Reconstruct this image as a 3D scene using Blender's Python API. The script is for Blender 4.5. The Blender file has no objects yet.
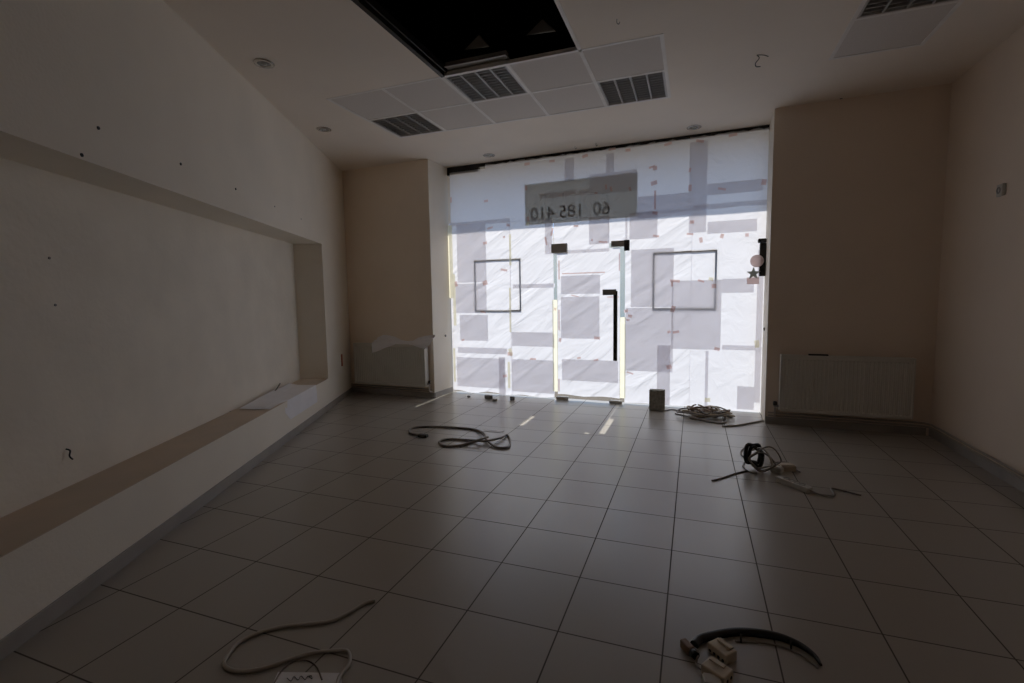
import bpy, bmesh, math, random
from mathutils import Vector, Matrix
random.seed(7)
PI = math.pi
scene = bpy.context.scene
COL = scene.collection

# ------------------------------------------------------------------ camera
FPX = 487.75
CAM = Vector((0, 0, 1.3951))
YAW, PITCH, ROLL = .3577, -.0898, .0153
ROT = Matrix.Rotation(YAW, 3, 'Z') @ Matrix.Rotation(PITCH, 3, 'X') @ Matrix.Rotation(ROLL, 3, 'Y')
cd = bpy.data.cameras.new('camera'); cam = bpy.data.objects.new('camera', cd); COL.objects.link(cam)
cd.sensor_width = 36; cd.lens = FPX / 1024 * 36; cd.clip_start = .05; cd.clip_end = 300
cam.matrix_world = Matrix.Translation(CAM) @ (ROT @ Matrix.Rotation(PI / 2, 3, 'X')).to_4x4()
scene.camera = cam

# measuring helpers: where a sight line of the photograph meets a real plane of the room
def ray(x, y): return ROT @ Vector(((x - 512) / FPX, 1, -(y - 341.5) / FPX))
def hit(x, y, p0, n):
    d = ray(x, y); n = Vector(n)
    return CAM + d * ((Vector(p0) - CAM).dot(n) / d.dot(n))
def atz(x, y, z=0): return hit(x, y, (0, 0, z), (0, 0, 1))

H = 3.276
# front (shop window) frame: u along the glass, n outwards, z up
FO = Vector((-3.35, 6.47, 0)); FU = Vector((1, -.04, 0)).normalized(); FN = Vector((.04, 1, 0)).normalized()
def FP(u, n, z): return FO + FU * u + FN * n + Vector((0, 0, z))
def fuz(x, y, n=0):
    p = hit(x, y, FO + FN * n, FN); q = p - FO
    return q.dot(FU), p.z
# left wall frame: d from the far corner towards the viewer, off into the wall
LG = -.4594
LN = Vector((1, -LG, 0)).normalized(); LD = Vector((-LG, -1, 0)).normalized(); LW0 = Vector((-4.834, 5.96, 0))
def LP(d, off, z): return LW0 + LD * d - LN * off + Vector((0, 0, z))
def lw(x, y, off=0):
    p = hit(x, y, LW0 - LN * off, LN)
    return (p - LW0).dot(LD), p.z
XR = 2.16           # right wall
YB = -2.5           # wall behind the viewer
NP = -.512          # pillar faces, in the front frame

# ------------------------------------------------------------------ materials
def mat(name, col, rough=.6, metal=0, var=.06, scale=6, bump=0, bscale=30, spec=.5, col2=None):
    m = bpy.data.materials.new(name); m.use_nodes = True
    nt = m.node_tree; b = nt.nodes['Principled BSDF']
    b.inputs['Roughness'].default_value = rough; b.inputs['Metallic'].default_value = metal
    b.inputs['Specular IOR Level'].default_value = spec
    tc = nt.nodes.new('ShaderNodeTexCoord')
    n = nt.nodes.new('ShaderNodeTexNoise'); n.inputs['Scale'].default_value = scale; n.inputs['Detail'].default_value = 5
    nt.links.new(tc.outputs['Object'], n.inputs['Vector'])
    r = nt.nodes.new('ShaderNodeMapRange'); r.inputs[1].default_value = .3; r.inputs[2].default_value = .7
    nt.links.new(n.outputs['Fac'], r.inputs[0])
    mx = nt.nodes.new('ShaderNodeMix'); mx.data_type = 'RGBA'
    c2 = col2 or [c * (1 - var * 2) for c in col]
    mx.inputs[6].default_value = (*c2, 1); mx.inputs[7].default_value = (*col, 1)
    nt.links.new(r.outputs[0], mx.inputs[0]); nt.links.new(mx.outputs[2], b.inputs['Base Color'])
    if bump:
        n2 = nt.nodes.new('ShaderNodeTexNoise'); n2.inputs['Scale'].default_value = bscale
        nt.links.new(tc.outputs['Object'], n2.inputs['Vector'])
        bp = nt.nodes.new('ShaderNodeBump'); bp.inputs['Strength'].default_value = bump; bp.inputs['Distance'].default_value = .01
        nt.links.new(n2.outputs['Fac'], bp.inputs['Height']); nt.links.new(bp.outputs[0], b.inputs['Normal'])
    return m

WALLC = (.86, .80, .70)
M = {}
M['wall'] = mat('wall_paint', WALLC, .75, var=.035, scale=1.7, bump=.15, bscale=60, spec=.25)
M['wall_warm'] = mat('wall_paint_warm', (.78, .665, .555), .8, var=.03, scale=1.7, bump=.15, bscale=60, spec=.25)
M['pier_left'] = mat('pier_paint_left', (.90, .78, .64), .8, var=.03, scale=1.7, bump=.15, bscale=60, spec=.25)
M['niche'] = mat('niche_paint', (.85, .79, .69), .8, var=.05, scale=2.6, bump=.25, bscale=25, spec=.25)
M['ceil'] = mat('ceiling_paint', (.86, .775, .68), .85, var=.03, scale=1.2, bump=.08, bscale=50, spec=.2)
M['ledge'] = mat('ledge_top', (.66, .54, .43), .7, var=.18, scale=3, spec=.3, col2=(.57, .49, .40))
M['skirt'] = mat('skirting_tile', (.36, .335, .31), .45, var=.08, scale=5)
M['tile_w'] = mat('mineral_tile', (.68, .63, .585), .9, var=.02, scale=60, bump=.3, bscale=150, spec=.2)
M['tbar'] = mat('white_enamel_bar', (.84, .80, .76), .5)
M['rad'] = mat('white_enamel', (.66, .64, .58), .38, var=.02)
M['pipe'] = mat('painted_pipe', (.42, .37, .32), .5)
M['dark'] = mat('dark_plastic', (.018, .017, .017), .45)
M['darkm'] = mat('dark_metal', (.035, .033, .032), .4, metal=.6)
M['dmetal'] = mat('fitting_metal', (.30, .29, .27), .5)
M['fitting'] = mat('brushed_fitting', (.55, .52, .49), .4)
M['alu'] = mat('louvre_aluminium', (.38, .37, .36), .5, metal=.3, var=.02)
M['chrome'] = mat('chrome', (.6, .58, .55), .18, metal=1)
M['lamp'] = mat('lamp_glass', (.55, .55, .53), .25)
M['black'] = mat('plenum_wall_shade', (.012, .012, .012), .95, spec=.05)  # shade of the unlit void painted as near-black
M['pconc_shade'] = mat('plenum_concrete_shade', (.02, .02, .02), .95, spec=.05)  # concrete darkened in colour to stand for the lack of light
M['insul'] = mat('insulation_board', (.30, .28, .26), .8)
M['cable_w'] = mat('white_cable', (.50, .47, .43), .5)
M['cable_g'] = mat('grey_cable', (.27, .245, .22), .5)
M['cable_b'] = mat('brown_cable', (.26, .17, .115), .5)
M['cable_k'] = mat('black_cable', (.015, .015, .016), .5)
M['beige'] = mat('beige_plastic', (.62, .53, .41), .55, var=.08, scale=20)
M['whitep'] = mat('white_plastic', (.55, .53, .49), .45)
M['concrete'] = mat('grey_block', (.42, .40, .34), .9, var=.25, scale=30, bump=.8, bscale=80)
M['orange'] = mat('orange_plastic', (.45, .09, .02), .6)
M['cardb'] = mat('card_pinkbeige', (.42, .31, .27), .8)
M['starc'] = mat('card_greygreen', (.16, .17, .15), .8)
M['pavement'] = mat('pavement', (.40, .32, .23), .9, var=.12, scale=1.5, bump=.3, bscale=20)
M['bounce_cut'] = mat('bounce_cut_ground', (.13, .105, .08), .9, var=.1, scale=3)  # dark tone chosen to weaken light bounced off the ground
M['outwall'] = mat('exterior_render', (.42, .36, .30), .9, var=.08, scale=2)
M['outpale'] = mat('pale_facade', (.95, .86, .66), .9, var=.06, scale=.8)
M['ink'] = mat('ink', (.03, .03, .04), .7)
M['red_ink'] = mat('red_ink', (.35, .04, .03), .7)
M['frame'] = mat('poster_frame_grey', (.05, .055, .065), .5)

def paper(name, tc_, dc, wr=.5, sc=(3, 1, 3), ang=0.6):
    m = bpy.data.materials.new(name); m.use_nodes = True; nt = m.node_tree
    for n in list(nt.nodes): nt.nodes.remove(n)
    out = nt.nodes.new('ShaderNodeOutputMaterial')
    t = nt.nodes.new('ShaderNodeBsdfTranslucent'); t.inputs[0].default_value = (*tc_, 1)
    d = nt.nodes.new('ShaderNodeBsdfDiffuse'); d.inputs[0].default_value = (*dc, 1)
    a = nt.nodes.new('ShaderNodeAddShader')
    co = nt.nodes.new('ShaderNodeTexCoord'); mp = nt.nodes.new('ShaderNodeMapping')
    mp.inputs['Rotation'].default_value = (0, ang, 0); mp.inputs['Scale'].default_value = sc
    rt = nt.nodes.new('ShaderNodeMapping'); rt.inputs['Rotation'].default_value = (0, ang, 0); mp.inputs['Rotation'].default_value = (0, 0, 0)
    nt.links.new(co.outputs['Object'], rt.inputs['Vector']); nt.links.new(rt.outputs[0], mp.inputs['Vector'])
    n1 = nt.nodes.new('ShaderNodeTexNoise'); n1.inputs['Scale'].default_value = 1.6; n1.inputs['Detail'].default_value = 3
    n1.inputs['Distortion'].default_value = .8
    nt.links.new(mp.outputs[0], n1.inputs['Vector'])
    b = nt.nodes.new('ShaderNodeBump'); b.inputs['Strength'].default_value = wr; b.inputs['Distance'].default_value = .05
    nt.links.new(n1.outputs['Fac'], b.inputs['Height'])
    for s in (t, d): nt.links.new(b.outputs[0], s.inputs['Normal'])
    nt.links.new(t.outputs[0], a.inputs[0]); nt.links.new(d.outputs[0], a.inputs[1]); nt.links.new(a.outputs[0], out.inputs[0])
    return m
M['paper'] = paper('backlit_paper', (.615, .60, .62), (.24, .24, .24), .7, (.7, 1, 2.8), .62)
M['paper_flat'] = paper('backlit_paper_smooth', (.615, .60, .62), (.24, .24, .24), .25, (3, 1, 3), .2)
M['paper2'] = paper('second_layer_paper', (.58, .565, .59), (.24, .24, .24), .2, (.8, 1, 2.5), .5)
M['banner'] = paper('banner_cloth', (.30, .285, .24), (.2, .2, .18), .1)
M['tape_p'] = paper('pink_tape', (.66, .52, .49), (.2, .14, .13), .2)
M['tape_y'] = paper('yellow_tape', (.76, .73, .58), (.15, .14, .09), .2)
M['card'] = paper('translucent_card', (.62, .55, .54), (.3, .26, .25), .05)
M['cardstar'] = paper('star_card', (.25, .26, .24), (.2, .2, .18), .05)
M['loose_paper'] = mat('loose_paper', (.86, .85, .87), .8, var=.03)

def glassmat():
    m = bpy.data.materials.new('window_glass'); m.use_nodes = True; nt = m.node_tree
    for n in list(nt.nodes): nt.nodes.remove(n)
    out = nt.nodes.new('ShaderNodeOutputMaterial'); t = nt.nodes.new('ShaderNodeBsdfTransparent')
    t.inputs[0].default_value = (.985, .99, .985, 1)
    g = nt.nodes.new('ShaderNodeBsdfGlossy'); g.inputs['Roughness'].default_value = .02
    fr = nt.nodes.new('ShaderNodeFresnel'); fr.inputs['IOR'].default_value = 1.35
    mx = nt.nodes.new('ShaderNodeMixShader')
    ge = nt.nodes.new('ShaderNodeNewGeometry'); iv = nt.nodes.new('ShaderNodeMath'); iv.operation = 'SUBTRACT'; iv.inputs[0].default_value = 1
    ml = nt.nodes.new('ShaderNodeMath'); ml.operation = 'MULTIPLY'   # reflect at the outer surface only
    nt.links.new(ge.outputs['Backfacing'], iv.inputs[1]); nt.links.new(iv.outputs[0], ml.inputs[0]); nt.links.new(fr.outputs[0], ml.inputs[1])
    nt.links.new(ml.outputs[0], mx.inputs[0]); nt.links.new(t.outputs[0], mx.inputs[1]); nt.links.new(g.outputs[0], mx.inputs[2])
    nt.links.new(mx.outputs[0], out.inputs[0])
    return m
M['glass'] = glassmat()

def floormat():
    m = bpy.data.materials.new('floor_tiles'); m.use_nodes = True; nt = m.node_tree; b = nt.nodes['Principled BSDF']
    L = nt.links.new
    def math_(op, a, bb=None):
        n = nt.nodes.new('ShaderNodeMath'); n.operation = op
        for i, v in enumerate((a, bb)):
            if v is None: continue
            if isinstance(v, (int, float)): n.inputs[i].default_value = v
            else: L(v, n.inputs[i])
        return n.outputs[0]
    geo = nt.nodes.new('ShaderNodeNewGeometry'); sp = nt.nodes.new('ShaderNodeSeparateXYZ'); L(geo.outputs['Position'], sp.inputs[0])
    S = .419
    cells = []; dist = []
    for k, g0 in ((0, -.0926), (1, 2.2837)):
        a = math_('DIVIDE', math_('SUBTRACT', sp.outputs[k], g0 - 40 * S), S)
        f = math_('FRACT', a); cells.append(math_('FLOOR', a))
        dist.append(math_('MINIMUM', f, math_('SUBTRACT', 1.0, f)))
    dm = math_('MINIMUM', dist[0], dist[1])
    mr = nt.nodes.new('ShaderNodeMapRange'); mr.inputs[1].default_value = .004; mr.inputs[2].default_value = .010; L(dm, mr.inputs[0])
    cmb = nt.nodes.new('ShaderNodeCombineXYZ'); L(cells[0], cmb.inputs[0]); L(cells[1], cmb.inputs[1])
    wn = nt.nodes.new('ShaderNodeTexWhiteNoise'); wn.noise_dimensions = '2D'; L(cmb.outputs[0], wn.inputs['Vector'])
    n = nt.nodes.new('ShaderNodeTexNoise'); n.inputs['Scale'].default_value = 3.2; n.inputs['Detail'].default_value = 6; L(geo.outputs['Position'], n.inputs['Vector'])
    v = math_('ADD', math_('MULTIPLY', wn.outputs['Value'], .14), math_('MULTIPLY', n.outputs['Fac'], .3))
    mx = nt.nodes.new('ShaderNodeMix'); mx.data_type = 'RGBA'; L(math_('ADD', v, .25), mx.inputs[0])
    mx.inputs[6].default_value = (.31, .285, .25, 1); mx.inputs[7].default_value = (.40, .37, .33, 1)
    mj = nt.nodes.new('ShaderNodeMix'); mj.data_type = 'RGBA'; L(mr.outputs[0], mj.inputs[0])
    mj.inputs[6].default_value = (.095, .085, .075, 1); L(mx.outputs[2], mj.inputs[7]); L(mj.outputs[2], b.inputs['Base Color'])
    rj = nt.nodes.new('ShaderNodeMapRange'); L(mr.outputs[0], rj.inputs[0]); rj.inputs[3].default_value = .9; rj.inputs[4].default_value = .275; L(rj.outputs[0], b.inputs['Roughness'])
    sj = nt.nodes.new('ShaderNodeMapRange'); L(mr.outputs[0], sj.inputs[0]); sj.inputs[3].default_value = .1; sj.inputs[4].default_value = 1.0; L(sj.outputs[0], b.inputs['Specular IOR Level'])
    b.inputs['Specular IOR Level'].default_value = 1.0
    return m
M['floor'] = floormat()

# ------------------------------------------------------------------ mesh builder
ID = lambda *p: Vector(p)
class MB:
    def __init__(s): s.v = []; s.f = []; s.sm = []
    def add(s, vs, fs, smooth=False):
        k = len(s.v); s.v += [Vector(p) for p in vs]; s.f += [[i + k for i in f] for f in fs]; s.sm += [smooth] * len(fs); return s
    def box(s, a, b, T=ID):
        (x0, y0, z0), (x1, y1, z1) = a, b
        vs = [T(x, y, z) for z in (z0, z1) for x, y in ((x0, y0), (x1, y0), (x1, y1), (x0, y1))]
        return s.add(vs, [(3, 2, 1, 0), (4, 5, 6, 7), (0, 1, 5, 4), (1, 2, 6, 5), (2, 3, 7, 6), (3, 0, 4, 7)])
    def prism(s, poly, h0, h1, T=ID):
        n = len(poly)
        vs = [T(p[0], p[1], h0) for p in poly] + [T(p[0], p[1], h1) for p in poly]
        return s.add(vs, [tuple(range(n))[::-1], tuple(range(n, 2 * n))] + [(i, (i + 1) % n, n + (i + 1) % n, n + i) for i in range(n)])
    def quad(s, *p): return s.add(p, [(0, 1, 2, 3)])
    def tube(s, pts, r, seg=8, closed=False, taper=None):
        pts = [Vector(p) for p in pts]; n = len(pts); vs = []
        up = Vector((0, 0, 1)); prev = None
        for i, p in enumerate(pts):
            t = (pts[min(i + 1, n - 1)] - pts[max(i - 1, 0)]).normalized()
            if prev is None:
                a = t.cross(up)
                if a.length < 1e-3: a = t.cross(Vector((1, 0, 0)))
            else: a = prev - t * prev.dot(t)
            a.normalize(); prev = a; b = t.cross(a)
            rr = r * (taper(i / (n - 1)) if taper else 1)
            for k in range(seg): vs.append(p + (a * math.cos(2 * PI * k / seg) + b * math.sin(2 * PI * k / seg)) * rr)
        fs = [(i * seg + k, i * seg + (k + 1) % seg, (i + 1) * seg + (k + 1) % seg, (i + 1) * seg + k) for i in range(n - 1) for k in range(seg)]
        s.add(vs, fs, True)
        s.f += [list(range(len(s.v) - n * seg, len(s.v) - n * seg + seg))[::-1], list(range(len(s.v) - seg, len(s.v)))]; s.sm += [False, False]
        return s
    def lathe(s, prof, c, ax=Vector((0, 0, 1)), seg=28):
        ax = Vector(ax).normalized(); a = ax.orthogonal().normalized(); b = ax.cross(a); c = Vector(c)
        vs = [c + ax * h + (a * math.cos(2 * PI * k / seg) + b * math.sin(2 * PI * k / seg)) * r for r, h in prof for k in range(seg)]
        fs = [(i * seg + k, i * seg + (k + 1) % seg, (i + 1) * seg + (k + 1) % seg, (i + 1) * seg + k) for i in range(len(prof) - 1) for k in range(seg)]
        return s.add(vs, fs, True)
    def build(s, name, m, parent=None, bevel=0):
        me = bpy.data.meshes.new(name)
        base = parent.matrix_world.translation.copy() if parent else None
        if base is None:
            lo = Vector([min(v[i] for v in s.v) for i in range(3)]); hi = Vector([max(v[i] for v in s.v) for i in range(3)])
            base = Vector(((lo.x + hi.x) / 2, (lo.y + hi.y) / 2, lo.z))
        me.from_pydata([v - base for v in s.v], [], s.f)
        for p, f in zip(me.polygons, s.sm): p.use_smooth = f
        bm = bmesh.new(); bm.from_mesh(me); bmesh.ops.recalc_face_normals(bm, faces=bm.faces); bm.to_mesh(me); bm.free()
        me.materials.append(M[m] if isinstance(m, str) else m)
        o = bpy.data.objects.new(name, me); COL.objects.link(o)
        if parent: o.parent = parent
        else: o.location = base; o.matrix_world = Matrix.Translation(base)
        if bevel:
            b = o.modifiers.new('bevel', 'BEVEL'); b.width = bevel; b.segments = 2; b.limit_method = 'ANGLE'
        return o

def tag(o, label, cat, group=None, kind=None):
    o['label'] = label; o['category'] = cat
    if group: o['group'] = group
    if kind: o['kind'] = kind
    return o
def thing(name, label, cat, loc, group=None):
    o = bpy.data.objects.new(name, None); COL.objects.link(o); o.location = loc; o.matrix_world = Matrix.Translation(Vector(loc))
    o.empty_display_size = .1
    return tag(o, label, cat, group)
def struct(name, mb, m, bevel=0):
    o = mb.build(name, m, None, bevel); o['kind'] = 'structure'; return o
def spline(pts, n=10):
    P = [Vector(p) for p in pts]; P = [P[0] * 2 - P[1]] + P + [P[-1] * 2 - P[-2]]; out = []
    for i in range(1, len(P) - 2):
        for k in range(n):
            t = k / n; a, b, c, d = P[i - 1:i + 3]
            out.append(.5 * ((2 * b) + (c - a) * t + (2 * a - 5 * b + 4 * c - d) * t * t + (3 * b - a - 3 * c + d) * t ** 3))
    return out + [P[-2]]
def fl(pts, r): return [atz(p[0], p[1], (p[2] if len(p) > 2 else 0) + r) for p in pts]

# ------------------------------------------------------------------ room shell
ZT = 4.0
struct('floor', MB().prism([LP(-.3, .45, 0)[:2], LP(9.6, .45, 0)[:2], (2.36, YB - .2), (2.36, FP(5.7, .06, 0).y), FP(-1.9, .06, 0)[:2]], -.1, 0), 'floor')

# left wall with its long niche
DN, ZN0, ZN1, OFN, DE = 1.09, .40, 2.10, .345, 9.45
w = MB()
w.box((-.3, 0, 0), (DN, .6, ZT), LP)
w.box((DN, 0, ZN1), (DE, .6, ZT), LP)
w.box((DN, 0, 0), (DE, .6, ZN0 - .004), LP)
struct('wall_left', w, 'wall')
struct('wall_niche', MB().box((DN, OFN, ZN0 - .01), (DE, .59, ZN1 + .01), LP), 'niche')
struct('trim_1', MB().box((DN, .0, ZN0 - .004), (DE, OFN, ZN0), LP), 'ledge')
struct('baseboard_left', MB().box((-.05, -.011, 0), (DE - .1, 0, .078), LP), 'skirt', .002)
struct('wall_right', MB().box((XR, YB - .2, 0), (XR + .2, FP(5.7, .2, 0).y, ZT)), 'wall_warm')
struct('baseboard_right', MB().box((XR - .011, YB, 0), (XR, FP(5.55, NP, 0).y, .078)), 'skirt', .002)
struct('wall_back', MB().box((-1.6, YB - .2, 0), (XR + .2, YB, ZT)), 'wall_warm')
# piers left and right of the shop window
UJL, UJR = -.035, 4.115
w = MB().box((-1.75, NP, 0), (UJL, .12, ZT), FP); struct('wall_front_left', w, 'pier_left')
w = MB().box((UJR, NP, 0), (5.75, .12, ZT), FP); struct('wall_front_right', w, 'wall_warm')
# pale reveals on the window side of the piers
struct('trim_2', MB().box((UJL, NP - .0, 0), (UJL + .006, .0, H), FP), 'wall')
struct('trim_3', MB().box((UJR - .006, NP, 0), (UJR, .0, H), FP), 'wall')
struct('baseboard_front_left', MB().box((-1.52, NP - .011, 0), (UJL + .006, NP, .078), FP).box((UJL + .006, NP, 0), (UJL + .017, -.02, .078), FP), 'skirt')
struct('baseboard_front_right', MB().box((UJR, NP - .011, 0), (5.5, NP, .078), FP), 'skirt')
# outside: slab over the window, pavement
struct('trim_4', MB().box((-3, .055, H - .02), (7, .68, ZT + .1), FP), 'outwall')
struct('floor_outside', MB().box((-30, 5.0, -.12), (34, 40, -.02), FP), 'pavement')
struct('floor_bounce_cut', MB().box((-30, .06, -.16), (34, 5.0, -.03), FP), 'bounce_cut')  # near ground added as a dark strip to cut light bounced onto the paper
w = MB().box((-22, 24, -.1), (26, 24.4, 5.2), FP).box((-22.2, 23.7, 5.2), (26.2, 24.7, 5.4), FP)
for k in range(12): w.box((-19 + k * 3.6, 23.93, 2.4), (-17.6 + k * 3.6, 24, 2.55), FP)
struct('wall_opposite', w, 'outpale')
# dark top channel
struct('trim_5', MB().box((UJL + .006, -.004, 3.226), (UJR - .006, .05, H), FP).box((UJL + .006, -.004, 3.165), (.475, .05, 3.232), FP), 'darkm')

# ceiling with openings
QX, QY, G = -3.2541, 3.8731, .6
RX, RY = 1.0, 4.18     # right panel group origin (y of the seam light / tile)
xs = [-5.9, QX, QX + 2 * G, QX + 4 * G, QX + 5 * G, RX, RX + G, 2.5]
ys = [YB - .3, 1.47, RY - G, QY, RY, RY + G, QY + 2 * G, 7.0]
def hole(x, y):
    if QX < x < QX + 5 * G and QY < y < QY + 2 * G: return True
    if QX + 2 * G < x < QX + 4 * G and 1.47 < y < QY: return True
    if RX < x < RX + G and RY - G < y < RY + G: return True
c = MB()
def clipfront(x, y): return Vector((x, y, 0))
for i in range(len(xs) - 1):
    for j in range(len(ys) - 1):
        if hole((xs[i] + xs[i + 1]) / 2, (ys[j] + ys[j + 1]) / 2): continue
        x0, x1, y0, y1 = xs[i], xs[i + 1], ys[j], ys[j + 1]
        if j == len(ys) - 2:   # stop at the glass line
            yy = [FP(0, .05, 0).y - .04 * (x - FO.x) for x in (x0, x1)]
            c.prism([(x0, y0), (x1, y0), (x1, yy[1]), (x0, yy[0])], H, H + .03)
        else: c.box((x0, y0, H), (x1, y1, H + .03))
struct('ceiling', c, 'ceil')
# concrete slab above and plenum walls around the opening, unlit darkness put in their colour
w = MB().box((-6.5, YB - .3, ZT), (2.6, 6.9, ZT + .15)); struct('ceiling_slab', w, 'pconc_shade')
x0, x1, y0, y1 = QX + 2 * G, QX + 4 * G, 1.47, QY
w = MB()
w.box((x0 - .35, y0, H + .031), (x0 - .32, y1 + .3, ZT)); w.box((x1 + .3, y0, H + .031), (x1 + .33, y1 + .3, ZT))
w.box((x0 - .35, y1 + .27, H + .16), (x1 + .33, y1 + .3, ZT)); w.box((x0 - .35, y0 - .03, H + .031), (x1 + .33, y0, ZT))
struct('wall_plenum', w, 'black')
# dark runner along the left edge and far edge of the opening
struct('trim_6', MB().box((x0, y0, H - .004), (x0 + .035, y1, H + .06)).box((x0 + .05, y0, H + .02), (x0 + .062, y1, H + .07)), 'darkm')
# white T bars
w = MB()
def bar(xa, ya, xb, yb):
    dz = .003 if xa == xb else .0022
    w.box((min(xa, xb) - .014, min(ya, yb) - .014, H - dz), (max(xa, xb) + .014, max(ya, yb) + .014, H + .0295 - dz))
for i in range(6): bar(QX + i * G, QY, QX + i * G, QY + 2 * G)
for j in range(3): bar(QX, QY + j * G, QX + 5 * G, QY + j * G)
bar(RX, RY - G, RX, RY + G); bar(RX + G, RY - G, RX + G, RY + G)
for j in (-1, 0, 1): bar(RX, RY + j * G, RX + G, RY + j * G)
bar(x1, y0, x1, y1)
struct('trim_7', w, 'tbar')

# ceiling tiles
TG = 'square white ceiling tiles'
def ctile(x, y, label):
    e = .0145
    mb = MB().box((x + e, y + e, H + .001), (x + G - e, y + G - e, H + .018))
    tag(mb.build('ceiling_tile', 'tile_w'), label, 'ceiling tile', TG)
names = {(0, 0): 'white ceiling tile at the left end of the panel field, beyond the left louvre light',
         (1, 0): 'white ceiling tile touching the left corner of the black ceiling opening',
         (3, 0): 'white ceiling tile between the middle louvre light and the big right-hand tile',
         (4, 0): 'white ceiling tile at the right end, on the viewer side of the right louvre light',
         (1, 1): 'white ceiling tile right beside the far left louvre light, nearest the window',
         (2, 1): 'white ceiling tile directly window-side of the middle louvre light',
         (3, 1): 'white ceiling tile directly left of the right louvre light'}
names[(0, 0)] = 'white ceiling tile at the leftmost end, on the viewer side of the left louvre light'
for (i, j), l in names.items(): ctile(QX + i * G, QY + j * G, l)
ctile(RX, RY, 'lone white ceiling tile near the right wall, beside a louvre light')

def louvre(x, y, label):
    t = thing('louvre_light', label, 'ceiling light', (x + G / 2, y + G / 2, H), 'recessed louvre ceiling lights')
    e = .0145; a, b, c_, d = x + e, x + G - e, y + e, y + G - e
    h = MB()
    h.box((a, c_, H + .09), (b, d, H + .095)); h.box((a, c_, H), (a + .012, d, H + .09)); h.box((b - .012, c_, H), (b, d, H + .09))
    h.box((a, c_, H), (b, c_ + .012, H + .09)); h.box((a, d - .012, H), (b, d, H + .09)); h.build('housing', 'fitting', t)
    wdt = (b - a - .024) / 4
    for k in range(4):
        xa = a + .012 + k * wdt; lv = MB()
        # V shaped reflector walls either side of each trough
        for s_, xx in ((1, xa), (-1, xa + wdt)):
            lv.add([(xx, c_ + .012, H + .001), (xx + s_ * .007, c_ + .012, H + .001), (xx + s_ * .002, c_ + .012, H + .055), (xx, d - .012, H + .001), (xx + s_ * .007, d - .012, H + .001), (xx + s_ * .002, d - .012, H + .055)],
                   [(0, 1, 4, 3), (1, 2, 5, 4), (2, 0, 3, 5), (0, 2, 1), (3, 4, 5)])
        for q in range(1, 11):
            yy = c_ + q * (d - c_) / 11
            lv.add([(xa + .01, yy - .004, H + .003), (xa + wdt - .01, yy - .004, H + .003), (xa + wdt - .01, yy + .004, H + .003), (xa + .01, yy + .004, H + .003), (xa + .01, yy, H + .045), (xa + wdt - .01, yy, H + .045)],
                   [(0, 1, 2, 3), (0, 4, 5, 1), (3, 2, 5, 4), (0, 3, 4), (1, 5, 2)])
        lv.build('louvre', 'alu', t)
        MB().tube([(xa + wdt / 2, c_ + .02, H + .07), (xa + wdt / 2, d - .02, H + .07)], .013, 10).build('lamp_tube', 'lamp', t)
louvre(QX, QY + G, 'square louvre ceiling light at far left of the panel field')
louvre(QX + 2 * G, QY, 'square louvre ceiling light touching the black ceiling opening')
louvre(QX + 4 * G, QY + G, 'square louvre ceiling light at far right end of the panel field')
louvre(RX, RY - G, 'square louvre ceiling light at top edge near the right wall')

def downlight(px, py, label):
    p = atz(px, py, H); t = thing('downlight', label, 'ceiling light', p, 'round recessed downlights')
    MB().lathe([(.048, 0), (.072, 0), (.078, -.004), (.075, -.009), (.052, -.011), (.047, -.006), (.048, 0)], p).build('trim_ring', 'chrome', t)
    MB().lathe([(.050, -.003), (.044, -.0035), (.030, -.006), (.004, -.008), (.0, -.008)], p).build('reflector', 'dmetal', t)
    MB().lathe([(.024, -.006), (.020, -.014), (.011, -.018), (0, -.019)], p).build('bulb', 'lamp', t)
downlight(264, 63, 'round chrome downlight nearest the viewer, above the left niche')
downlight(324, 129, 'round chrome downlight near the far left ceiling corner')
downlight(489, 155, 'round downlight above the left part of the papered window')
downlight(694, 127, 'round downlight above the right part of the papered window')

# things seen inside the black opening
def inopen(px, py, z): return atz(px, py, z)
d0 = thing('duct_rail', 'dark grey metal rail just inside the black ceiling opening', 'rail', (x0 + .35, y1 - .05, H + .05))
MB().box((x0 + .08, y1 - .075, H + .035), (x0 + .62, y1 - .02, H + .075)).build('web', 'dmetal', d0)
MB().box((x0 + .08, y1 - .095, H + .03), (x0 + .62, y1 - .075, H + .036)).build('flange', 'dmetal', d0)
for (a, b_, c_), lab in (((-1.66, 3.72, .23), 'torn pale insulation corner in the opening, nearer its middle'), ((-1.13, 3.70, .26), 'torn pale insulation corner in the opening, at its right side')):
    q = MB().add([(a - .1, b_, H + .10), (a + c_ / 2, b_ - .02, H + .08), (a + .02, b_ + .02, H + .20), (a - .1, b_ + .03, H + .115), (a + c_ / 2, b_ + .012, H + .09), (a + .02, b_ + .045, H + .21)],
                 [(0, 1, 2), (5, 4, 3), (0, 3, 4, 1), (1, 4, 5, 2), (2, 5, 3, 0)])
    tag(q.build('insulation_scrap', 'insul'), lab, 'insulation', 'insulation scraps in the ceiling opening')

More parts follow.
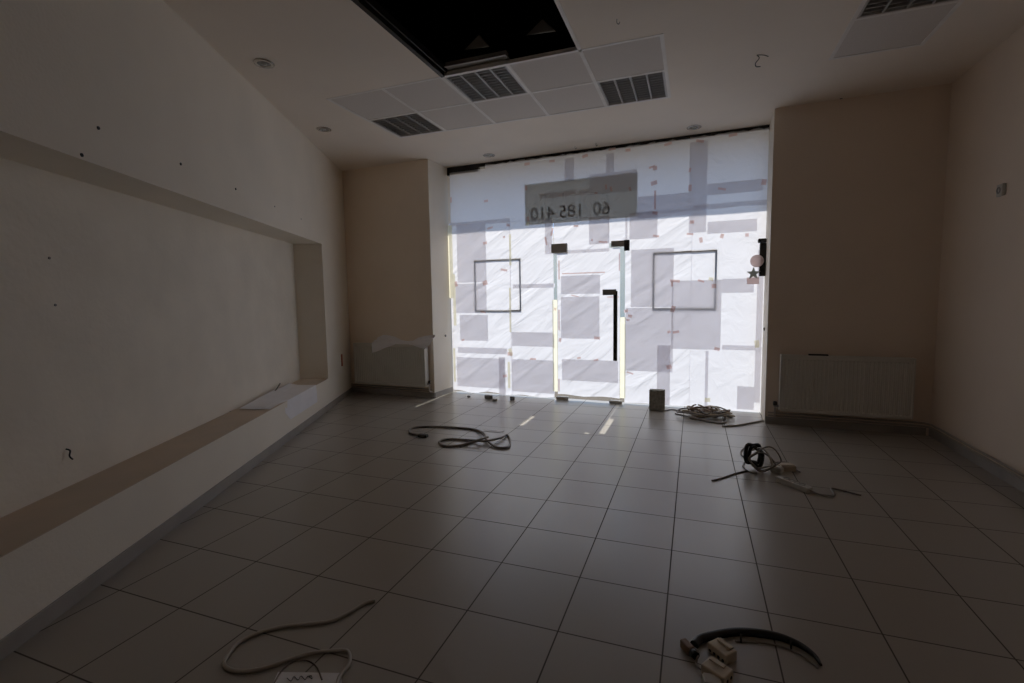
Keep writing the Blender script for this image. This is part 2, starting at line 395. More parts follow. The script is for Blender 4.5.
# small hardware on ceiling and walls
p = atz(757, 55, H); wr = thing('ceiling_wire', 'pair of thin bare wires dangling from the ceiling', 'wire', p)
MB().tube(spline([p, p + Vector((.015, -.01, -.03)), p + Vector((-.01, -.01, -.065)), p + Vector((-.005, -.02, -.095)), p + Vector((.025, -.02, -.10))]), .0035, 6).build('wire', 'cable_k', wr)
MB().tube(spline([p, p + Vector((.05, 0, -.01)), p + Vector((.08, -.01, -.03))]), .003, 6).build('wire', 'cable_k', wr)
for px_, py_, lab in ((575, 146, 'small hook in the ceiling, left of two above the window middle'), (596, 143, 'small hook in the ceiling, right of two above the window middle'), (617, 19, 'tiny screw hook in the ceiling beside the black opening')):
    p = atz(px_, py_, H)
    tag(MB().tube(spline([p, p + Vector((0, 0, -.025)), p + Vector((.012, 0, -.035)), p + Vector((.02, 0, -.022))], 5), .0035, 6).build('ceiling_hook', 'dmetal'), lab, 'hook', 'small ceiling hooks')
u, z = fuz(841, 96, NP); tag(MB().box((u - .012, NP - .02, z - .03), (u + .012, NP, z + .02), FP).build('wall_bracket', 'dark', None, .003), 'tiny black bracket high on the right pier by the ceiling', 'bracket')
PG = 'grey plugs in the left wall'
for (px_, py_, off), lab in (((98, 128, 0), 'grey wall plug above the niche, second from the left'), ((81.5, 155, 0), 'grey wall plug closest above the niche edge, at left'),
        ((180.5, 164, 0), 'grey wall plug above the niche, third from the left'), ((235.5, 189, 0), 'grey wall plug above the niche, under the near downlight'),
        ((274.5, 206.5, 0), 'small wall plug above the niche, second from the right'), ((301, 219, 0), 'small wall plug above the far right niche corner'),
        ((49, 258, OFN), 'small wall plug in the niche back, upper of two at left'), ((55, 305, OFN), 'small wall plug in the niche back, lower of two at left'), ((230, 412, OFN), 'small wall plug low in the niche back, near the loose paper')):
    d, z = lw(px_, py_, off); r = .009 if py_ < 195 else .007
    tag(MB().lathe([(r, 0), (r, .004), (r * .5, .005), (r * .45, .001), (0, .001)], LP(d, off, z), LN, 14).build('wall_plug', 'dark' if r > .0085 else 'dmetal'), lab, 'wall plug', PG)
d, z = lw(66, 449, OFN); p = LP(d, OFN, z)
tag(MB().tube(spline([p, p + LN * .02 + Vector((0, 0, -.01)), p + LN * .015 + Vector((0, 0, -.04)), p + LN * .03 + Vector((0, 0, -.06))], 6), .004, 6).build('wire_stub', 'cable_k'), 'short dark wire stub low on the niche back wall', 'wire')
d, z0_ = lw(342, 366); _, z1_ = lw(342, 354)
sw = thing('warning_plate', 'narrow orange plate on the left wall beside the far corner', 'plate', LP(d, 0, z0_))
MB().box((d - .028, -.007, z0_), (d + .028, 0, z1_), LP).build('plate', 'orange', sw)
# right wall socket
p = hit(1003, 190, (XR, 0, 0), (1, 0, 0)); so = thing('wall_socket', 'small wall socket box high on the right wall', 'socket', p)
MB().box((XR - .022, p.y - .04, p.z - .045), (XR, p.y + .04, p.z + .045)).build('housing', 'whitep', so, .004)
MB().lathe([(.026, 0), (.026, .003), (.018, .004), (.016, -.004), (0, -.004)], (XR - .024, p.y + .005, p.z), (-1, 0, 0), 18).build('insert', 'dmetal', so)
# jamb marks: little bolts on the pier reveals
for n_, z_, U in ((-.18, .86, UJL + .006), (-.2, 1.0, UJR - .006)):
    sgn = 1 if U < 1 else -1
    tag(MB().lathe([(.018, 0), (.018, .012), (.008, .016), (0, .016)], FP(U, n_, z_), FU * sgn, 12).build('wall_bolt', 'dmetal'),
        'small dark bolt on the %s window reveal at mid height' % ('left' if sgn > 0 else 'right'), 'bolt', 'bolts in the window reveals')

# ------------------------------------------------------------------ glass
US = [UJL + .006, fuz(511, 330)[0], fuz(556.5, 330)[0], fuz(622, 330)[0], fuz(691, 330)[0], UJR - .006]
ZD = 2.075
gi = 0
def pane(u0, u1, z0, z1):
    global gi; gi += 1
    g = .003
    o = MB().box((u0 + g, .008, z0 + g), (u1 - g, .02, z1 - g), FP).build('window_%d' % gi, 'glass'); o['kind'] = 'structure'
for a in (0, 1, 3, 4): pane(US[a], US[a + 1], .0, 3.232)
pane(US[2], US[3], ZD + .02, 3.232)
door = MB().box((US[2] + .008, .008, .02), (US[3] - .008, .02, ZD), FP).build('door_1', 'glass'); door['kind'] = 'structure'
def onface(px_, py_, n=0):
    return fuz(px_, py_, n)
def fbox(mb, xa, ya, xb, yb, n0, n1):
    u0, z1 = fuz(xa, ya, n0); u1, z0 = fuz(xb, yb, n0)
    return mb.box((u0, n0, z0), (u1, n1, z1), FP)
def blk(px0, py0, px1, py1, label, name='patch_fitting', grp='dark patch fittings of the glass door', m='fitting'):
    u0, z1 = fuz(px0, py0, -.075); u1, z0 = fuz(px1, py1, -.075); z0 = max(z0, .003)
    t = thing(name, label, 'door fitting', FP((u0 + u1) / 2, -.05, z0), grp)
    MB().box((u0, -.075, z0), (u1, -.045, z1), FP).build('cover', m, t, .006)
    MB().box((u0 + .01, -.045, z0 + .008), (u1 - .01, .007, z1 - .008), FP).build('clamp', 'dmetal', t)
    return t
blk(551, 244, 567, 252.5, 'dark rounded fitting at top left corner of the glass door')
tr = blk(611, 241, 629, 246, 'dark L-shaped fitting at top right corner of the glass door')
u0, z1 = fuz(624, 240, -.075); u1, z0 = fuz(629.3, 250.5, -.075)
MB().box((u0, -.076, z0), (u1, -.044, z1), FP).build('side_leg', 'darkm', tr, .004)
blk(556, 396.5, 568, 402, 'grey fitting at bottom left corner of the glass door')
blk(609, 400.5, 622, 406, 'grey fitting at bottom right corner of the glass door')
hd = thing('door_handle', 'long black vertical pull handle on the glass door', 'door handle', FP(*[fuz(615, 361, -.09)[0], -.09, fuz(615, 361, -.09)[1]]))
fbox(MB(), 613.3, 291, 617, 361, -.10, -.075).build('grip', 'dark', hd, .006)
fbox(MB(), 602.5, 289.5, 616, 295, -.10, -.07).build('lock_case', 'dmetal', hd, .004)
for yy in (300, 354):
    u, z = fuz(615, yy, -.075); MB().tube([FP(u, -.08, z), FP(u, .007, z)], .009, 10).build('stand_off', 'darkm', hd)

# poster frames pressed between glass and paper
def pframe(xa, ya, xb, yb, label, n0=-.004):
    u0, z1 = fuz(xa, ya, 0); u1, z0 = fuz(xb, yb, 0); b = .022
    mb = MB()
    mb.box((u0, n0, z1 - b), (u1, .006, z1), FP); mb.box((u0, n0, z0), (u1, .006, z0 + b), FP)
    mb.box((u0, n0, z0 + b), (u0 + b, .006, z1 - b), FP); mb.box((u1 - b, n0, z0 + b), (u1, .006, z1 - b), FP)
    tag(mb.build('poster_frame', 'frame'), label, 'frame', 'empty frames on the window glass')
pframe(474.5, 260, 521.5, 311, 'narrow dark empty frame behind paper, left half of the window')
pframe(653, 252, 716, 309, 'wide dark empty frame behind paper, right half of the window')

# rental banner outside, lettering seen from behind
u0, z1 = fuz(525, 185); u1, z0 = fuz(637.5, 213); zt2 = fuz(637.5, 171, .03)[1]
z0 = fuz(581, 221)[1]
bn = thing('rental_banner', 'long grey banner with mirrored lettering behind the upper window paper', 'banner', FP((u0 + u1) / 2, -.005, z0))
MB().quad(FP(u0, -.005, z0), FP(u1, -.005, z0), FP(u1, -.005, z1), FP(u0, -.005, z1)).build('cloth', 'banner', bn)
def text_obj(body, size, u, n, z, m, parent, name):
    cu = bpy.data.curves.new(name, 'FONT'); cu.body = body; cu.size = size; cu.extrude = .001; cu.align_x = 'LEFT'
    tmp = bpy.data.objects.new(name, cu); COL.objects.link(tmp)
    bpy.context.view_layer.update()
    me = bpy.data.meshes.new_from_object(tmp.evaluated_get(bpy.context.evaluated_depsgraph_get()))
    bpy.data.objects.remove(tmp)
    base = parent.matrix_world.translation
    for v in me.vertices:   # local x runs right to left as seen from inside, as lettering facing the street does
        v.co = FP(u - v.co.x, n + v.co.z, z + v.co.y) - base
    me.materials.clear(); me.materials.append(M[m])
    o = bpy.data.objects.new(name, me); COL.objects.link(o); o.parent = parent; return o
ut = fuz(611, 205, .022)[0]
for body, off in (('60', 0), ('185', .34), ('410', .74)): text_obj(body, .23, ut - off, -.0078, z0 + .06, 'ink', bn, 'phone_digits')
for body, off in (('NA', 0), ('PRENAJOM', .17)): text_obj(body, .10, ut - .28 - off, -.0078, z0 + .33, 'red_ink', bn, 'heading_word')

# ------------------------------------------------------------------ paper sheets
SG = 'paper sheets taped over the shop window'
sheets = []
def sheet(xa, ya, xb, yb, layer, label, m=None, rag=0, extra=0):
    n = -.012 - .007 * layer - .0014 * (len(sheets) % 2)
    ym = (ya + yb) / 2; z1 = fuz(xa, ya, n)[1]; z0 = fuz(xb, yb, n)[1]; u0 = fuz(xa, ym, n)[0]; u1 = fuz(xb, ym, n)[0]
    if layer == 0 and rag and z1 > 3.1: z1 = 3.252
    if layer == 0: u0 -= .005; u1 += .005
    u0 = max(u0, UJL + .01); u1 = min(u1, UJR - .01); z0 = max(z0, .004); z1 = min(z1, H - .01)
    nu, nz = max(2, int((u1 - u0) / .05)), max(2, int((z1 - z0) / .08)); mb = MB(); vs = []
    ph = random.random() * 9
    for j in range(nz + 1):
        for i in range(nu + 1):
            s, t = i / nu, j / nz; u = u0 + (u1 - u0) * s; z = z0 + (z1 - z0) * t
            nn = n - .0016 * math.sin(u * 9 + z * 5 + ph) * (layer >= 0)
            if j == 0 and rag: z += rag * (.5 + .5 * math.sin(u * 11 + ph)) + random.uniform(0, rag * .2)
            if j == nz and rag and z1 > 3: z -= random.uniform(0, .018)
            vs.append(FP(u, nn, z))
    mb.add(vs, [(j * (nu + 1) + i, j * (nu + 1) + i + 1, (j + 1) * (nu + 1) + i + 1, (j + 1) * (nu + 1) + i) for j in range(nz) for i in range(nu)], True)
    o = mb.build('paper_sheet', m or ('paper' if layer == 0 else 'paper2')); tag(o, label, 'paper', SG)
    sheets.append((o, u0, u1, z0, z1, layer)); return o
S = sheet
# first layer
S(450.5, 173, 485.5, 223, 0, 'top left paper sheet in the window corner, hanging lower than its neighbour', 'paper_flat')
S(486, 165.3, 525, 221, 0, 'bluish plain top paper sheet left of the grey banner', 'paper_flat', .001)
S(525.5, 161, 566.5, 219, 0, 'top paper sheet over the left end of the banner', 'paper_flat', .012)
S(567, 156, 608.5, 216.5, 0, 'top paper sheet over the middle of the banner', 'paper_flat', .012)
S(609, 152, 654.5, 214, 0, 'top paper sheet over the right end of the banner', 'paper_flat', .012)
S(655.2, 146, 689.5, 211.5, 0, 'blue-tinged narrow top sheet right of the banner', 'paper_flat', .012)
S(690, 141.5, 768, 205, 0, 'wide top right paper sheet beside the right pier', 'paper_flat', .012)
S(451.8, 223, 511, 401, 0, 'tall white sheet at far left under the top row', None, .03)
S(511, 221.5, 553.5, 403, 0, 'tall creased white sheet left of the door', None, .02)
S(554, 219.5, 609, 251.5, 0, 'white sheet just above the door, its left half')
S(609, 217, 627, 242, 0, 'small white sheet just above the door, its right end')
S(557.8, 250.8, 619.5, 399, 0, 'tall creased white sheet on the door glass', None, .015)
S(625.3, 214, 690.5, 407, 0, 'tall white sheet right of the door', None, .006)
S(691, 205.5, 763.2, 413.2, 0, 'wide white sheet at far right with a soft sheen', 'paper_flat', .004)
# second layer, each greyer because two sheets overlap
S(457, 225, 486, 282, 1, 'grey overlapping sheet, top one in the far left column')
S(456, 284, 486.5, 313, 1, 'grey overlapping sheet, middle one in the far left column')
S(460, 315, 488, 341, 1, 'grey overlapping sheet, below the narrow frame at left')
S(458, 347, 507, 354.5, 1, 'thin grey horizontal paper strip low at far left')
S(457, 357, 505, 389, 1, 'large grey sheet at the bottom left of the window')
S(499, 357, 505.5, 401, 2, 'slim vertical strip at the right side of the bottom left sheet')
S(512, 332, 554.5, 347, 1, 'grey paper band low down left of the door')
S(512, 359, 554.5, 394, 1, 'large grey sheet at the bottom just left of the door')
S(513, 284.5, 555, 287.5, 1, 'very thin grey paper band at frame height left of the door')
S(545, 220, 552, 254, 1, 'slim vertical grey strip above the left door fitting')
S(589, 217, 609, 243.5, 1, 'grey sheet above the door, between two white patches')
S(629.5, 213, 657.5, 238, 1, 'grey square sheet right above the door corner')
S(561, 276, 600, 293.5, 1, 'grey sheet on the door, above the pull handle lock')
S(561, 297, 599.5, 339, 1, 'tall grey sheet in the middle of the door')
S(562, 359, 618, 383, 1, 'wide grey sheet low on the door')
S(631, 250, 673.5, 307, 1, 'grey sheet inside the left part of the wide frame')
S(625.5, 308, 673, 372.5, 1, 'grey sheet below the wide frame, nearest the door')
S(671.5, 281, 721, 350, 2, 'grey sheet crossing the lower edge of the wide frame')
S(657, 345, 670, 405.5, 2, 'narrow vertical strip standing behind the concrete block')
S(722, 279, 754, 292.5, 1, 'grey band left of the beige card by the right pier')
S(722, 345, 756, 350.5, 1, 'thin grey band low at the right of the window')
S(705, 351, 708, 407, 1, 'slim vertical seam strip low at right')
S(756, 250, 762, 403, 1, 'long narrow bluish strip along the right window edge')
S(737, 386, 754, 410, 1, 'faint grey sheet at the bottom right corner')
S(689.5, 143, 707, 232, 1, 'dark vertical strip from the top edge, right part of the window')
S(637.5, 197, 689, 215, 1, 'blue-grey horizontal band right of the banner')
S(707.5, 184, 763, 190.5, 1, 'narrow blue-grey band high at the right')
S(707.5, 222, 757, 231, 1, 'grey band under the sunlit patch at the right')
S(589.5, 174.5, 637, 190.5, 1, 'darkest sheet over the upper right part of the banner')
S(564.5, 159, 574, 181, 1, 'short dark strip at the top above the banner middle')
S(606, 154, 614, 172, 1, 'short dark strip at the top above the banner right half')
# tape
def tape(px_, py_, w_=5, h_=3.5, m='tape_p'):
    n = -.031; u, z = fuz(px_, py_, n); w_ *= .0125; h_ *= .0125
    best = min(sheets, key=lambda s: (max(s[1] - u, 0, u - s[2]) + max(s[3] - z, 0, z - s[4]), -s[5]))
    a = random.uniform(-.3, .3) if max(w_, h_) < .12 else 0; ca, sa = math.cos(a), math.sin(a)
    c4 = [(u + x * w_ / 2 * ca - y * h_ / 2 * sa, z + x * w_ / 2 * sa + y * h_ / 2 * ca) for x, y in ((-1, -1), (1, -1), (1, 1), (-1, 1))]
    c4 = [(min(max(a_, UJL + .009), UJR - .009), b_) for a_, b_ in c4]
    MB().quad(*[FP(a_, n, b_) for a_, b_ in c4]).build('tape', m, best[0])
for t in [(451, 200, 2, 6), (486, 201, 5, 2.5), (527, 164, 6, 3), (526, 188, 3, 5), (528, 219, 3, 5), (552, 161, 6, 2.5), (612, 149, 7, 2.5), (628, 150, 5, 3), (585, 156, 6, 3), (606, 187, 2, 5), (611, 189, 2, 5), (630, 189, 2, 4), (596, 193, 3, 2),
          (655, 168, 4, 4), (652, 167, 6, 2), (654, 183, 6, 4), (655, 200, 2, 18), (655, 213, 5, 3), (690, 170, 2, 4), (690, 188, 3, 6), (722, 189, 7, 2), (764, 182, 4, 5), (700, 141, 7, 2.5), (733, 135, 7, 2.5), (668, 144, 7, 2.5),
          (490, 228, 7, 2), (508, 225, 4, 3), (504, 237, 3, 2), (485, 243, 5, 3), (504, 270, 8, 2.5), (456, 284, 4, 6), (485, 283, 6, 5), (483, 312, 7, 2), (463, 340, 4, 2), (510, 354, 6, 4), (533, 359, 7, 2), (505, 376, 5, 3),
          (546, 241, 2, 9), (552, 232, 2, 8), (576, 226, 5, 2), (592, 240, 2, 2), (603, 242, 9, 2), (656, 236, 6, 2), (690, 234, 6, 2), (701, 240, 3, 5), (722, 236, 3, 4), (747, 235, 3, 3), (692, 222, 4, 3),
          (701, 281, 6, 2), (675, 281, 9, 2.5), (672, 284, 2, 5), (714, 286, 4, 4), (673, 309, 4, 6), (669, 332, 3, 2.5), (676, 332, 6, 2.5), (669, 367, 5, 4), (717, 349, 5, 3), (628, 320, 3, 2), (630, 373, 7, 1.5), (626, 311, 4, 3), (630, 316, 4, 3),
          (560, 340, 3, 4), (597, 338, 6, 3), (579, 358, 4, 2), (596, 360, 5, 2), (559, 320, 1.5, 22), (559, 270, 1.5, 20), (559, 385, 1.5, 14), (583, 273, 46, 1.2), (619.5, 262, 1.2, 18), (613, 297, 12, 1.2), (555, 309, 3, 3), (575, 296, 8, 1)]:
    tape(*t)
for t in [(510.2, 250, 2.4, 34), (510.2, 310, 2.2, 50), (510.5, 352, 4, 8), (509, 375, 3, 30), (454.5, 300, 3.5, 60), (454.5, 365, 3, 40), (707.5, 400, 5, 4), (757, 344, 4, 7), (527.5, 224, 3, 4), (711, 279, 4, 3), (622.8, 358, 5.6, 84), (555.2, 346, 5.8, 100), (450.6, 262, 6, 84)]:
    tape(*t, m='tape_y')

# dark alarm box and cut-outs by the right reveal
u0, z1 = fuz(760, 243, -.1); u1, z0 = fuz(765, 276, -.1); u1 = UJR - .008
t = thing('blind_winder', 'tall dark box with rounded cap beside the right reveal', 'box', FP((u0 + u1) / 2, -.06, z0))
MB().box((u0, -.1, z0), (u1, -.036, z1), FP).build('case', 'darkm', t, .008)
MB().box((u0 - .02, -.11, z1 + .002), (u1, -.036, z1 + .05), FP).build('cap', 'dark', t, .012)
u, z = fuz(757, 261, -.115)
tag(MB().lathe([(0, 0), (.068, 0), (.070, .003), (.068, .006), (0, .006)], FP(u, -.12, z), FN, 30).build('round_cutout', 'card'), 'round pinkish-beige cutout stuck by the right reveal', 'decoration')
u, z = fuz(753.5, 273.5, -.115)
tag(MB().prism([((.075 if k % 2 == 0 else .032) * math.sin(k * PI / 5) + u, (.075 if k % 2 == 0 else .032) * math.cos(k * PI / 5) + z) for k in range(10)], -.110, -.105, lambda a, b, c_: FP(a, c_, b)).build('star_cutout', 'cardstar'), 'small dark grey-green star cutout above the beige card', 'decoration')
u0, z1 = fuz(747, 277.5, -.1); u1, z0 = fuz(759, 284, -.1)
tag(MB().box((u0, -.102, z0), (u1, -.096, z1), FP).build('beige_card', 'card'), 'small rectangular pinkish-beige card below the star cutout', 'card')

# ------------------------------------------------------------------ radiators
def radiator(u0, u1, z0, z1, n0, n1, label, valve_left):
    t = thing('radiator', label, 'radiator', FP((u0 + u1) / 2, (n0 + n1) / 2, z0), 'white panel radiators')
    # fluted front and back sheets
    def panel(nf, sgn, name):
        prof = []; k = int((u1 - u0 - .03) / .0333); pw = (u1 - u0 - .03) / k
        for i in range(k):
            a = u0 + .015 + i * pw
            prof += [(a, 0), (a + pw * .28, 0), (a + pw * .40, .009), (a + pw * .88, .009)]
        prof.append((u1 - .015, 0))
        mb = MB(); vs = []
        for z, f in ((z0 + .004, 0), (z0 + .03, 0), (z0 + .045, 1), (z1 - .055, 1), (z1 - .04, 0), (z1 - .012, 0)):
            vs += [FP(a, nf + sgn * b * f, z) for a, b in prof]
        m_ = len(prof)
        mb.add(vs, [(j * m_ + i, j * m_ + i + 1, (j + 1) * m_ + i + 1, (j + 1) * m_ + i) for j in range(5) for i in range(m_ - 1)])
        o = mb.build(name, 'rad', t); s = o.modifiers.new('sheet', 'SOLIDIFY'); s.thickness = .002; s.offset = 0
    panel(n0 + .004, 1, 'front_panel'); panel(n1 - .004, -1, 'back_panel')
    for a in (u0, u1 - .012): MB().box((a, n0, z0 + .01), (a + .012, n1, z1), FP).build('side_cover', 'rad', t, .003)
    g = MB()
    g.box((u0 + .012, n0, z1 - .012), (u1 - .012, n0 + .012, z1), FP); g.box((u0 + .012, n1 - .012, z1 - .012), (u1 - .012, n1, z1), FP)
    q = u0 + .03
    while q < u1 - .03: g.box((q, n0 + .012, z1 - .008), (q + .012, n1 - .012, z1 - .003), FP); q += .026
    g.build('top_grille', 'rad', t)
    for q in (u0 + .2, u1 - .2): MB().box((q - .02, n1, z1 - .2), (q + .02, NP, z1 - .1), FP).build('bracket', 'rad', t)
    a = u0 - .035 if valve_left else u1 + .035; s = 1 if valve_left else -1; nc = (n0 + n1) / 2
    MB().tube([FP(a + s * .034, nc, z0 + .05), FP(a - s * .012, nc, z0 + .05)], .012, 12).build('valve', 'dmetal', t)
    MB().lathe([(0, 0), (.019, 0), (.021, .03), (.016, .042), (0, .042)], FP(a, nc, z0 + .055), (0, 0, 1), 16).build('valve_cap', 'dark', t)
    MB().tube(spline([FP(a, nc, z0 + .055), FP(a, nc, z0 - .03), FP(a, nc, .105), FP(a, nc + .04, .098), FP(a, NP - .024, .098)], 5), .009, 10).build('riser_pipe', 'pipe', t)
N0 = NP - .12
ua, zb = fuz(353, 343, N0); ub, za = fuz(425.5, 388, N0)
radiator(ua, ub, za, zb, N0, N0 + .09, 'white radiator on the left pier with paper draped on top', False)
RLU = (ua, ub, zb)
ua, zb = fuz(781, 355, N0); ub, za = fuz(913, 420.5, N0)
radiator(ua, ub, za, zb, N0, N0 + .09, 'white ribbed radiator on the right pier', True)
RRU = (ua, ub, zb)
u0 = fuz(809, 354, N0)[0]; u1 = fuz(829, 354, N0)[0]
tag(MB().box((u0, N0 + .01, zb + .001), (u1, N0 + .05, zb + .016), FP).build('dark_scraper', 'dark', None, .004), 'thin dark strip lying on the right radiator', 'tool')

# heating pipes along the skirtings
for z_, lab in ((.098, 'lower'), (.128, 'upper')):
    tag(MB().tube([FP(-1.5, NP - .024, z_), FP(UJL - .02, NP - .024, z_)], .009, 8).build('heating_pipe', 'pipe'), lab + ' heating pipe along the skirting under the left radiator', 'pipe', 'heating pipes')
    yc = FP(5.5, NP, 0).y
    tag(MB().tube([FP(UJR + .02, NP - .024, z_), FP(5.47, NP - .024, z_), Vector((XR - .024, yc - .08, z_)), Vector((XR - .024, YB + .05, z_))], .009, 8).build('heating_pipe', 'pipe'),
        lab + ' heating pipe along the skirting under the right radiator and the right wall', 'pipe', 'heating pipes')

# paper draped on the left radiator
u0, u1, zt = RLU
def drape(cols, name, label, grp=None, m='loose_paper'):
    mb = MB(); k = len(cols[0]); vs = [p for c_ in cols for p in c_]
    mb.add(vs, [(i * k + j, i * k + j + 1, (i + 1) * k + j + 1, (i + 1) * k + j) for i in range(len(cols) - 1) for j in range(k - 1)], False)
    o = mb.build(name, m); s = o.modifiers.new('sheet', 'SOLIDIFY'); s.thickness = .0012; s.offset = 0
    return tag(o, label, 'paper', grp)
def uu(px_): return fuz(px_, 343, N0)[0]
cols = []
for px_, hang, lift in ((372, .14, .035), (378, .11, .06), (384, .07, .055), (390, .035, .04), (396, .004, .012), (402, 0, .004), (408, 0, .012), (413, .01, .04), (419, .04, .055), (425, .06, .065), (430, .0, .07)):
    u = uu(px_)
    cols.append([FP(u, N0 - .008, zt + .004 - hang), FP(u, N0 - .008, zt + .004 - hang * .5), FP(u, N0 - .004, zt + .006), FP(u + .01, N0 + .04, zt + .008 + lift), FP(u + .02, N0 + .085, zt + .006 + lift * 1.3), FP(u + .02, N0 + .11, zt + .03 + lift * 1.5)])
drape(cols, 'draped_paper', 'crumpled white paper draped over the left radiator')

# paper on the niche ledge, hanging over its front
cols = []
d1_, d0_ = lw(257, 400, .12)[0], lw(316, 392, 0)[0]
dh = lw(287, 402, 0)[0]
for k in range(7):
    s = k / 6; d = d1_ + (d0_ - d1_) * s
    hang = 0 if d > dh + .02 else .20 - .05 * (1 - (d - d0_) / (dh - d0_)) * 0
    wv = .006 * math.sin(k * 2.1)
    if hang == 0: cols.append([LP(d, .28, ZN0 + .02 + wv), LP(d, .18, ZN0 + .008), LP(d, .08, ZN0 + .006 + abs(wv)), LP(d, .045, ZN0 + .004), LP(d, .03, ZN0 + .003), LP(d, .012, ZN0 + .003)])
    else: cols.append([LP(d, .30, ZN0 + .03 + wv), LP(d, .2, ZN0 + .01), LP(d, .1, ZN0 + .006), LP(d, -.004, ZN0 + .004), LP(d, -.009, ZN0 - hang * .5), LP(d, -.009, ZN0 - hang)])
drape(cols, 'loose_paper', 'white paper lying on the niche ledge and hanging over its front')
a = lw(271, 395, .3)[0]
tag(MB().tube(spline([LP(a + .02, .27, ZN0 + .012), LP(a - .12, .29, ZN0 + .035), LP(a - .28, .31, ZN0 + .07)], 4), .007, 6).build('stick', 'cable_k'), 'short dark stick behind the paper on the ledge', 'stick')

# ------------------------------------------------------------------ floor clutter
def cable(pts, r, m, label, name='cable', cat='cable', grp=None, ends=None):
    t = thing(name, label, cat, fl(pts[:1], 0)[0], grp)
    P = spline(fl(pts, r), 8); MB().tube(P, r, 8).build('cord', m, t)
    return t, P
# concrete block
p = atz(649, 410.5); q = atz(664.5, 411.5); hgt = (hit(656, 390.5, p, (0, 1, 0))).z
b_ = thing('concrete_block', 'small dark grey block standing on the floor against the window', 'block', (p + q) / 2)
MB().box((p.x, p.y, 0), (q.x, p.y + .1, hgt)).build('body', 'concrete', b_, .004)
# cable by the window, left
t, P = cable([(421, 435, .0), (410, 433), (412, 428), (430, 426.5), (455, 427.5), (475, 429.5), (484, 434), (487, 440, .015), (496, 447), (508, 447), (510, 440), (507, 435), (500, 438, .015), (485, 441, .02), (468, 440), (448, 439), (439, 442), (446, 446), (462, 445), (478, 440, .03), (488, 437, .02)], .011, 'cable_g', 'grey-brown cable lying in figure-eight loops left of the middle')
MB().box((P[0].x - .012, P[0].y - .05, 0), (P[0].x + .09, P[0].y + .0, .03)).build('plug', 'dark', t, .006)
# second thin loop belongs to same bundle
MB().tube(spline(fl([(460, 447), (472, 443.5), (484, 438, .035), (480, 431.5, .02), (474, 430)], .006), 8), .006, 8).build('thin_cord', 'cable_g', t)
a = atz(487, 431); tag(MB().prism([(a.x - .05, a.y - .03), (a.x + .17, a.y - .02), (a.x + .18, a.y + .06), (a.x - .03, a.y + .05)], .001, .003).build('paper_scrap', 'loose_paper'), 'thin pale scrap of paper beside the looped cable', 'paper')
# debris near the window bottom
def lump(px_, py_, w_, d_, h_, m, label, name='stone_chip', ang=0.2):
    p = atz(px_, py_); t = tag(MB().prism([(p.x + x * w_ * math.cos(ang) - y * d_ * math.sin(ang), p.y + x * w_ * math.sin(ang) + y * d_ * math.cos(ang)) for x, y in ((-.5, -.3), (-.2, -.5), (.35, -.42), (.5, 0), (.3, .45), (-.3, .5), (-.52, .1))], 0, h_).build(name, m, None, min(h_ * .25, .01)), label, 'debris', 'bits of rubble below the window'); return t
lump(489, 398.5, .13, .07, .05, 'dmetal', 'larger dark bit of rubble below the window, left part', ang=-.2)
lump(495, 401, .07, .05, .03, 'dmetal', 'small dark crumb touching the larger rubble', ang=.5)
lump(512.5, 400, .07, .05, .05, 'dmetal', 'grey pebble on the floor below the yellow tape')
lump(469, 397, .05, .03, .018, 'concrete', 'tiny grey crumb at the far left of the window foot')
# cable coil right
t = thing('cable_coil', 'tangled brown cable coil on the floor by the right end of the window', 'cable', atz(705, 416))
c0 = atz(706, 416.5, 0)
rnd = random.Random(3)
mb1, mb2, mb3 = MB(), MB(), MB()
for k in range(16):
    pts = []; rx, ry = rnd.uniform(.10, .27), rnd.uniform(.06, .16); ox, oy = rnd.uniform(-.07, .05), rnd.uniform(-.05, .05); ph = rnd.uniform(0, 6)
    zc = .012 + k * .0045
    for q in range(26):
        a = ph + q / 25 * 2 * PI * .97; pts.append((c0.x + ox + rx * math.cos(a), c0.y + oy + ry * math.sin(a), zc + .012 * math.sin(3 * a + ph) + .012))
    (mb1, mb2, mb3)[k % 3].tube(pts, .0085, 6)
mb1.build('loops', 'cable_b', t); mb2.build('loops', 'cable_g', t); mb3.build('loops', 'beige', t)
MB().tube(spline(fl([(712, 410.5), (722, 413), (726, 420), (722, 423), (712, 422), (702, 420), (690, 418)], .01), 8), .01, 8).build('outer_loop', 'cable_g', t)
MB().tube(spline(fl([(722, 414), (731, 417), (733, 415)], .008), 8), .008, 8).build('loose_end', 'cable_g', t)
MB().tube(spline(fl([(665, 410.5), (672, 409.5), (681, 411), (688, 413)], .006), 8), .006, 8).build('loose_end', 'cable_g', t)
MB().tube(spline(fl([(675, 413.5), (682, 415), (690, 417)], .006), 8), .006, 8).build('loose_end', 'cable_g', t)
cable([(722, 426), (735, 425.5), (750, 423), (763, 420.5), (773, 419.5)], .009, 'cable_w', 'pale cable running from the coil to the right radiator')
